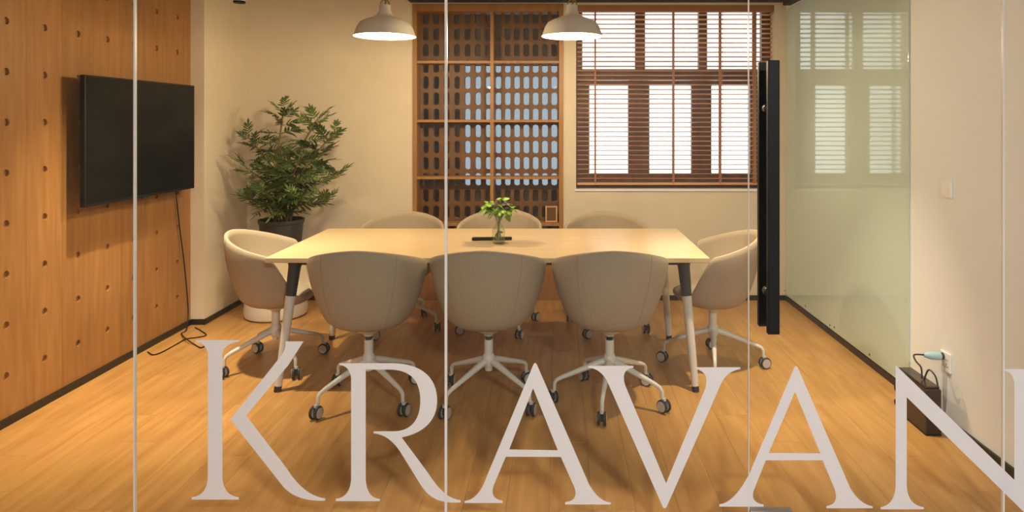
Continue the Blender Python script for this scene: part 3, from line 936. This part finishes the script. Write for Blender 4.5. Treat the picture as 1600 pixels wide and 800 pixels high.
# ------------------------------------------------------------------ ceiling spotlights
def spotlight(loc, aim, label, power, angle=95, blend=0.6):
    loc = Vector(loc)
    t = empty('ceiling_spotlight', (loc.x, loc.y, loc.z))
    tag(t, label, 'spotlight', 'white cylinder spotlights')
    obj('barrel', MB().lathe([(0.0, 0.155), (0.034, 0.155), (0.036, 0.15), (0.036, 0.012), (0.032, 0.012), (0.032, 0.02), (0.0, 0.02)], 24), M['white'], t)
    obj('baffle', MB().lathe([(0.036, 0.012), (0.037, 0.0), (0.030, 0.0), (0.026, 0.018)], 24), M['black'], t)
    obj('lens', MB().lathe([(0.0, 0.016), (0.026, 0.016)], 20), M['led'], t)
    obj('stem', MB().tube([(0, 0, 0.15), (0, 0, ZC - loc.z)], 0.008, 10), M['white'], t)
    dirv = (Vector(aim) - loc).normalized()
    q = dirv.to_track_quat('-Z', 'Y').to_euler()
    light('SPOT', 'spot_light', loc + Vector((0, 0, -0.01)), power, WARM2, 0.03, q, spot_size=R(angle), spot_blend=blend)
spotlight((-2.02, 4.3, 2.235), (-1.9, 4.6, 0), 'white cylinder spotlight with black ring near the wooden wall', SPOT_W * 0.45, 110, 1.0)
spotlight((-1.98, 3.62, 2.58), (-2.12, 3.80, 0), 'white cylinder spotlight over the floor beside the wooden wall', SPOT_W * 4.6, 66, 1.0)
spotlight((1.00, 3.40, 2.58), (1.20, 3.80, 0), 'white cylinder spotlight over the floor beside the door', SPOT_W * 3.4, 58, 1.0)
spotlight((1.20, 4.75, 2.58), (1.25, 4.7, 0), 'added unseen white cylinder spotlight near the green glass board', SPOT_W * 0.6, 85, 1.0)  # added lamp, unseen, for more light on the board side

# added corridor panel lights, unseen, to brighten the letters and the right wall
for x, pw_, pc_, lab_ in ((-1.5, 0.55, (1.0, 0.84, 0.66), 'added flat square corridor panel light on the television wall side'), (0.9, 1.8, (0.97, 0.97, 1.0), 'added flat square corridor panel light on the glass door side')):
    t = empty('added_panel_light', (x, -1.25, ZC - 0.03))
    tag(t, lab_, 'panel light', 'added corridor panel lights')
    obj('frame', box((-0.60, -0.60, 0.0), (0.60, 0.60, 0.03)), M['white'], t, smooth=False)
    obj('diffuser', box((-0.58, -0.58, -0.002), (0.58, 0.58, 0.0)), M['panel_led'], t, smooth=False)
    light('AREA', 'added_area_light', (x, -1.25, ZC - 0.036), CORRIDOR_W * pw_, pc_, rot=(0, 0, 0), shape='SQUARE', size=1.15)

# ------------------------------------------------------------------ potted plant by the pier
def leaflet(mb, base, d, side, length, width, droop):
    """a pointed, slightly folded leaf blade"""
    d = d.normalized(); nrm = side.cross(d).normalized()
    n = 5
    L_, R_, C_ = [], [], []
    for i in range(n + 1):
        t = i / n
        c = base + d * (length * t) - Vector((0, 0, 1)) * (droop * t * t * length)
        wv = width * math.sin(math.pi * min(1, t * 0.93 + 0.05)) ** 0.8 * (1 - 0.25 * t)
        if i == n: wv = 0.0004
        C_.append(c); L_.append(c + side * wv / 2 + nrm * wv * 0.18); R_.append(c - side * wv / 2 + nrm * wv * 0.18)
    vs = C_ + L_ + R_; m_ = n + 1; fs = []
    for i in range(n):
        fs.append((i, i+1, m_+i+1, m_+i)); fs.append((i, 2*m_+i, 2*m_+i+1, i+1))
    mb.add(vs, fs)
def compound_leaf(seed):
    rnd = random.Random(seed)
    mb = MB()
    L = 0.155
    def axis(t): return Vector((L * t, 0, 0.01 * t - 0.045 * t * t))
    pts = [axis(k / 6) for k in range(7)]
    mb.tube(pts, [0.0022 - 0.00018 * k for k in range(7)], 5)
    for k in range(5):
        t = 0.26 + 0.15 * k
        for s in (-1, 1):
            ang = R(52 - 6 * k + rnd.uniform(-9, 9))
            d_ = Vector((math.cos(ang), s * math.sin(ang), rnd.uniform(-0.12, 0.22)))
            sd = Vector((-s * math.sin(ang), math.cos(ang), rnd.uniform(-0.3, 0.3))).normalized()
            leaflet(mb, axis(t), d_, sd, 0.078 * rnd.uniform(0.85, 1.15) * (1 - 0.04 * k), 0.0185 * rnd.uniform(0.85, 1.15), rnd.uniform(0.1, 0.4))
    leaflet(mb, axis(1.0), Vector((1, 0, -0.2)), Vector((0, 1, 0)), 0.075, 0.0185, 0.25)
    me = mb.mesh('leaf', angle=60); me.materials.append(M['leaf']); return me
leaf_meshes = [compound_leaf(s) for s in range(5)]
def orient(d, roll=0.0):
    d = d.normalized()
    z = Vector((0, 0, 1)); z = (z - d * z.dot(d))
    if z.length < 1e-3: z = Vector((0, 1, 0))
    z.normalize(); y = z.cross(d)
    m_ = Matrix((d, y, z)).transposed()
    return (m_ @ Matrix.Rotation(roll, 3, 'X')).to_euler()

PY = 5.2
pc = P(443, 330, PY); pc.z = 0
planter_c = Vector((-2.165, 5.21, 0))
pl = obj('planter', MB().lathe([(0.0, 0.0), (0.205, 0.0), (0.225, 0.015), (0.232, 0.06), (0.222, 0.12), (0.215, 0.30), (0.21, 0.44), (0.20, 0.44), (0.205, 0.398), (0.0, 0.398)], 40), M['planter'], None, planter_c)
tag(pl, 'round white floor planter under the dark plant pot', 'planter')
plant = empty('potted_plant', (planter_c.x + 0.04, planter_c.y, 0.402))
tag(plant, 'leafy dark green plant in a dark grey pot by the pier', 'plant')
po = plant.location.copy()
pot = obj('pot', MB().lathe([(0.0, 0.0), (0.125, 0.0), (0.132, 0.01), (0.160, 0.305), (0.168, 0.31), (0.168, 0.335), (0.156, 0.335), (0.150, 0.295), (0.0, 0.295)], 36), M['pot'], plant)
obj('soil', MB().lathe([(0.0, 0.307), (0.10, 0.305), (0.152, 0.298)], 24), M['soil'], plant)
stems = [  # photo pixels of each stem's tip and the depth at which it leans
    (443, 170, 5.20, 0.012), (497, 184, 5.18, 0.011), (388, 214, 5.22, 0.010), (530, 276, 5.16, 0.009), (384, 262, 5.18, 0.009), (522, 208, 5.24, 0.009),
    (512, 316, 5.08, 0.008), (390, 316, 5.10, 0.008), (468, 246, 5.05, 0.009), (425, 262, 5.04, 0.009), (500, 244, 5.34, 0.009), (415, 300, 5.0, 0.008), (470, 312, 5.02, 0.008)]
rnd = random.Random(11)
nleaf = 0
for si, (px, py, Y, r0) in enumerate(stems):
    tip = P(px, py, Y) - po
    a0 = rnd.uniform(0, 6.28)
    base = Vector((0.06 * math.cos(a0), 0.06 * math.sin(a0), 0.300))
    mid = base.lerp(tip, 0.5) + Vector((-(tip.x - base.x) * 0.16, 0, 0.05))
    path = smooth_path([base, mid, tip], 7)
    obj('stem', MB().tube(path, [r0 * (1 - 0.6 * k / (len(path) - 1)) for k in range(len(path))], 7), M['stem'], plant)
    # leaves spiral up the upper part of the stem
    n = int(9 + 16 * (tip - base).length)
    ph = rnd.uniform(0, 6.28)
    for k in range(n):
        t = 0.36 + 0.64 * (k / (n - 1)) ** 0.85
        p = path[min(len(path) - 1, int(t * (len(path) - 1)))]
        ph += 2.4 + rnd.uniform(-0.4, 0.4)
        el = 0.12 + 0.75 * max(0, (t - 0.6) / 0.4) + rnd.uniform(-0.2, 0.25)
        d_ = Vector((math.cos(ph) * math.cos(el), 0.8 * math.sin(ph) * math.cos(el), math.sin(el)))
        sc_ = rnd.uniform(0.70, 1.05) * (1.0 if t < 0.9 else 0.85)
        # keep clear of the pier and the back wall
        tipw = po + p + d_ * 0.2 * sc_
        if tipw.x < XP + 0.03 or tipw.y > YB - 0.03:
            d_.x = abs(d_.x) if tipw.x < XP + 0.03 else d_.x
            d_.y = -abs(d_.y)
        lf = obj('leaf', leaf_meshes[nleaf % 5], None, plant, p, orient(d_, rnd.uniform(-1.1, 1.1)))
        lf.scale = (sc_,) * 3
        nleaf += 1

# ------------------------------------------------------------------ vase with greenery and remote on the table
vY = 0.74 * F / (380 - CY)
vx = (779 - CX) * vY / F
vz = obj('glass_vase', MB().lathe([(0.0, 0.0), (0.034, 0.0), (0.038, 0.006), (0.040, 0.03), (0.041, 0.075), (0.035, 0.098), (0.024, 0.115), (0.022, 0.135), (0.026, 0.150),
                                   (0.0245, 0.150), (0.0205, 0.135), (0.0225, 0.115), (0.033, 0.097), (0.0385, 0.075), (0.0375, 0.03), (0.035, 0.009), (0.0, 0.009)], 28), M['vase'], None, (vx, vY, TZ))
tag(vz, 'small clear glass bottle vase on the meeting table', 'vase')
bq = empty('greenery_sprigs', (vx, vY, TZ + 0.012))
tag(bq, 'bright green leafy sprigs with dark leaves in the glass vase', 'sprigs')
def single_leaf(m_, seed):
    rn = random.Random(seed); mb = MB()
    leaflet(mb, Vector((0, 0, 0)), Vector((1, 0, 0.1)), Vector((0, 1, 0)), 0.060, 0.042, rn.uniform(0.3, 0.7))
    me = mb.mesh('leaf', angle=60); me.materials.append(m_); return me
lm = [single_leaf(M['leaf_light'], 1), single_leaf(M['leaf_light'], 2)]
lp = single_leaf(M['leaf_purple'], 3)
rnd = random.Random(5)
for k in range(24):
    a = 2.4 * k + rnd.uniform(-0.2, 0.2)
    rr = 0.015 + 0.072 * (k / 23) ** 0.6
    tip = Vector((rr * math.cos(a), rr * math.sin(a), 0.258 - 0.75 * rr + rnd.uniform(-0.012, 0.016)))
    neck = Vector((0.011 * math.cos(a), 0.011 * math.sin(a), 0.125))
    foot = Vector((-0.02 * math.cos(a), -0.02 * math.sin(a), 0.004))
    path = smooth_path([foot, neck, neck.lerp(tip, 0.5) + Vector((0, 0, 0.015)), tip], 4)
    obj('stem', MB().tube(path, 0.0017, 5), M['stem_green'], bq)
    for j in range(6):
        b = a + 2.4 * j
        d_ = Vector((math.cos(b), math.sin(b), rnd.uniform(-0.45, 0.55)))
        p = path[-1] if j < 4 else path[-4]
        lf = obj('leaf', lm[j % 2], None, bq, p, orient(d_, rnd.uniform(-0.6, 0.6)))
        lf.scale = (rnd.uniform(0.6, 1.0),) * 3
for k in range(9):
    b = 2.4 * k
    d_ = Vector((math.cos(b), math.sin(b) - 0.5, rnd.uniform(0.0, 0.6)))
    lf = obj('leaf', lp, None, bq, (0.008 + 0.012 * math.cos(b), -0.045 + 0.01 * math.sin(b), 0.228 + 0.004 * k - 0.015), orient(d_, rnd.uniform(-0.6, 0.6)))
    lf.scale = (0.85,) * 3
obj('stem', MB().tube([(0.0, 0.0, 0.0), (0.0, -0.006, 0.12), (0.008, -0.04, 0.235)], 0.0017, 5), M['stem_green'], bq)
# a leaf under water and one hanging at the side
for p, d_, s in (((0, -0.012, 0.06), Vector((-0.75, -0.1, -0.6)), 0.62), ((0.004, -0.012, 0.062), Vector((0.8, -0.1, -0.1)), 0.45), ((0.045, -0.02, 0.178), Vector((0.55, -0.2, -0.8)), 1.05), ((-0.03, -0.03, 0.175), Vector((-0.6, -0.2, -0.5)), 0.85)):
    lf = obj('leaf', lm[0], None, bq, p, orient(d_, 0.6)); lf.scale = (s,) * 3
ry = 0.74 * F / (376.5 - CY)
a_ = (768 - CX) * ry / F
rm = empty('remote_control', (a_, ry + 0.03, TZ), R(4))
tag(rm, 'slim black remote control lying behind the vase', 'remote')
obj('body', box((-0.125, -0.017, 0.0), (0.125, 0.017, 0.019)), M['black'], rm, smooth=False, bevel=0.006)
btn = MB().lathe([(0.0045, 0.0), (0.0045, 0.0015), (0.0, 0.0018)], 10).mesh('button'); btn.materials.append(M['dark_metal'])
for k in range(6): obj('button', btn, None, rm, (-0.09 + 0.03 * k, 0, 0.019))

# ------------------------------------------------------------------ switch, socket, plug, power box
def wall_y(px): return XR * F / (px - CX)
sy_ = wall_y(1480.5)
sw = empty('light_switch', (XR, sy_, H - (295 - CY) * sy_ / F))
tag(sw, 'square white light switch on the right wall', 'switch')
obj('plate', box((-0.009, -0.043, -0.043), (0, 0.043, 0.043)), M['white'], sw, smooth=False, bevel=0.002)
obj('rocker', box((-0.012, -0.030, -0.030), (-0.009, 0.030, 0.030)), M['white'], sw, smooth=False, bevel=0.001)
so_y = wall_y(1479)
soz = H - (565 - CY) * so_y / F
so = empty('wall_socket', (XR, so_y, soz))
tag(so, 'white wall socket with a pale blue plug in it', 'socket')
obj('plate', box((-0.009, -0.043, -0.046), (0, 0.043, 0.046)), M['white'], so, smooth=False, bevel=0.002)
slot = MB().box((-0.0098, -0.0012, -0.005), (-0.0088, 0.0012, 0.005)).mesh('slot', smooth=False); slot.materials.append(M['black'])
for yy, zz, rx in ((-0.022, 0.012, 0), (-0.008, 0.012, 0), (-0.015, -0.008, 0), (-0.022, -0.020, 0.6), (-0.008, -0.020, -0.6), (0.018, -0.02, 0.5)):
    obj('slot', slot, None, so, (0, yy, zz), (rx, 0, 0))
pg = empty('power_plug', (XR - 0.009, so_y + 0.016, soz + 0.022))
tag(pg, 'pale blue plug with a dark cord pushed into the wall socket', 'plug')
obj('plug_body', MB().tube([(-0.012, 0, 0), (-0.02, 0, 0), (-0.055, 0.004, 0.001), (-0.075, 0.008, 0.002), (-0.088, 0.010, 0.002)], [0.017, 0.020, 0.020, 0.015, 0.010], 16), M['plug'], pg)
obj('plug_face', MB().tube([(0.0, 0, 0), (-0.013, 0, 0)], 0.017, 16), M['dark_metal'], pg)
# dark upright power box on the floor
UX, UY0 = 1.735, 3.20
ux1 = 1.735 + 0.075
bxo = empty('power_box', (UX + 0.0375, UY0 + 0.14, 0))
tag(bxo, 'dark brown upright power box standing on the floor under the socket', 'power box')
obj('body', box((-0.0375, -0.14, 0.004), (0.0375, 0.14, 0.218)), M['ups'], bxo, smooth=False, bevel=0.006)
obj('top_lid', box((-0.034, -0.13, 0.218), (0.034, 0.13, 0.228)), M['ups'], bxo, smooth=False, bevel=0.004)
obj('base_plate', box((-0.0375, -0.14, 0.0), (0.0375, 0.14, 0.006)), M['black'], bxo, smooth=False)
for yy, zz in ((0.115, 0.055), (0.115, 0.125)):
    obj('knob', MB().tube([(-0.0370, yy, zz), (-0.055, yy, zz)], 0.014, 14), M['black'], bxo)
b0 = Vector((UX + 0.035, UY0 + 0.10, 0.226))
pe = Vector((pg.location.x - 0.086, pg.location.y + 0.010, pg.location.z + 0.002))
obj('cord', MB().tube([p - pg.location for p in smooth_path([pe, pe + Vector((-0.05, 0.0, 0.0)), (pe + b0) / 2 + Vector((-0.035, 0.0, 0.03)), b0 + Vector((-0.004, 0, 0.06)), b0 + Vector((0, 0, 0.0065))])], 0.0042, 8), M['dark_metal'], pg)
obj('cord', MB().tube([p - bxo.location for p in smooth_path([b0 + Vector((0.01, 0.0, 0)), b0 + Vector((0.016, -0.03, 0.06)), b0 + Vector((0.026, -0.07, 0.045)), b0 + Vector((0.03, -0.085, 0.0))])], 0.0042, 8), M['dark_metal'], bxo)
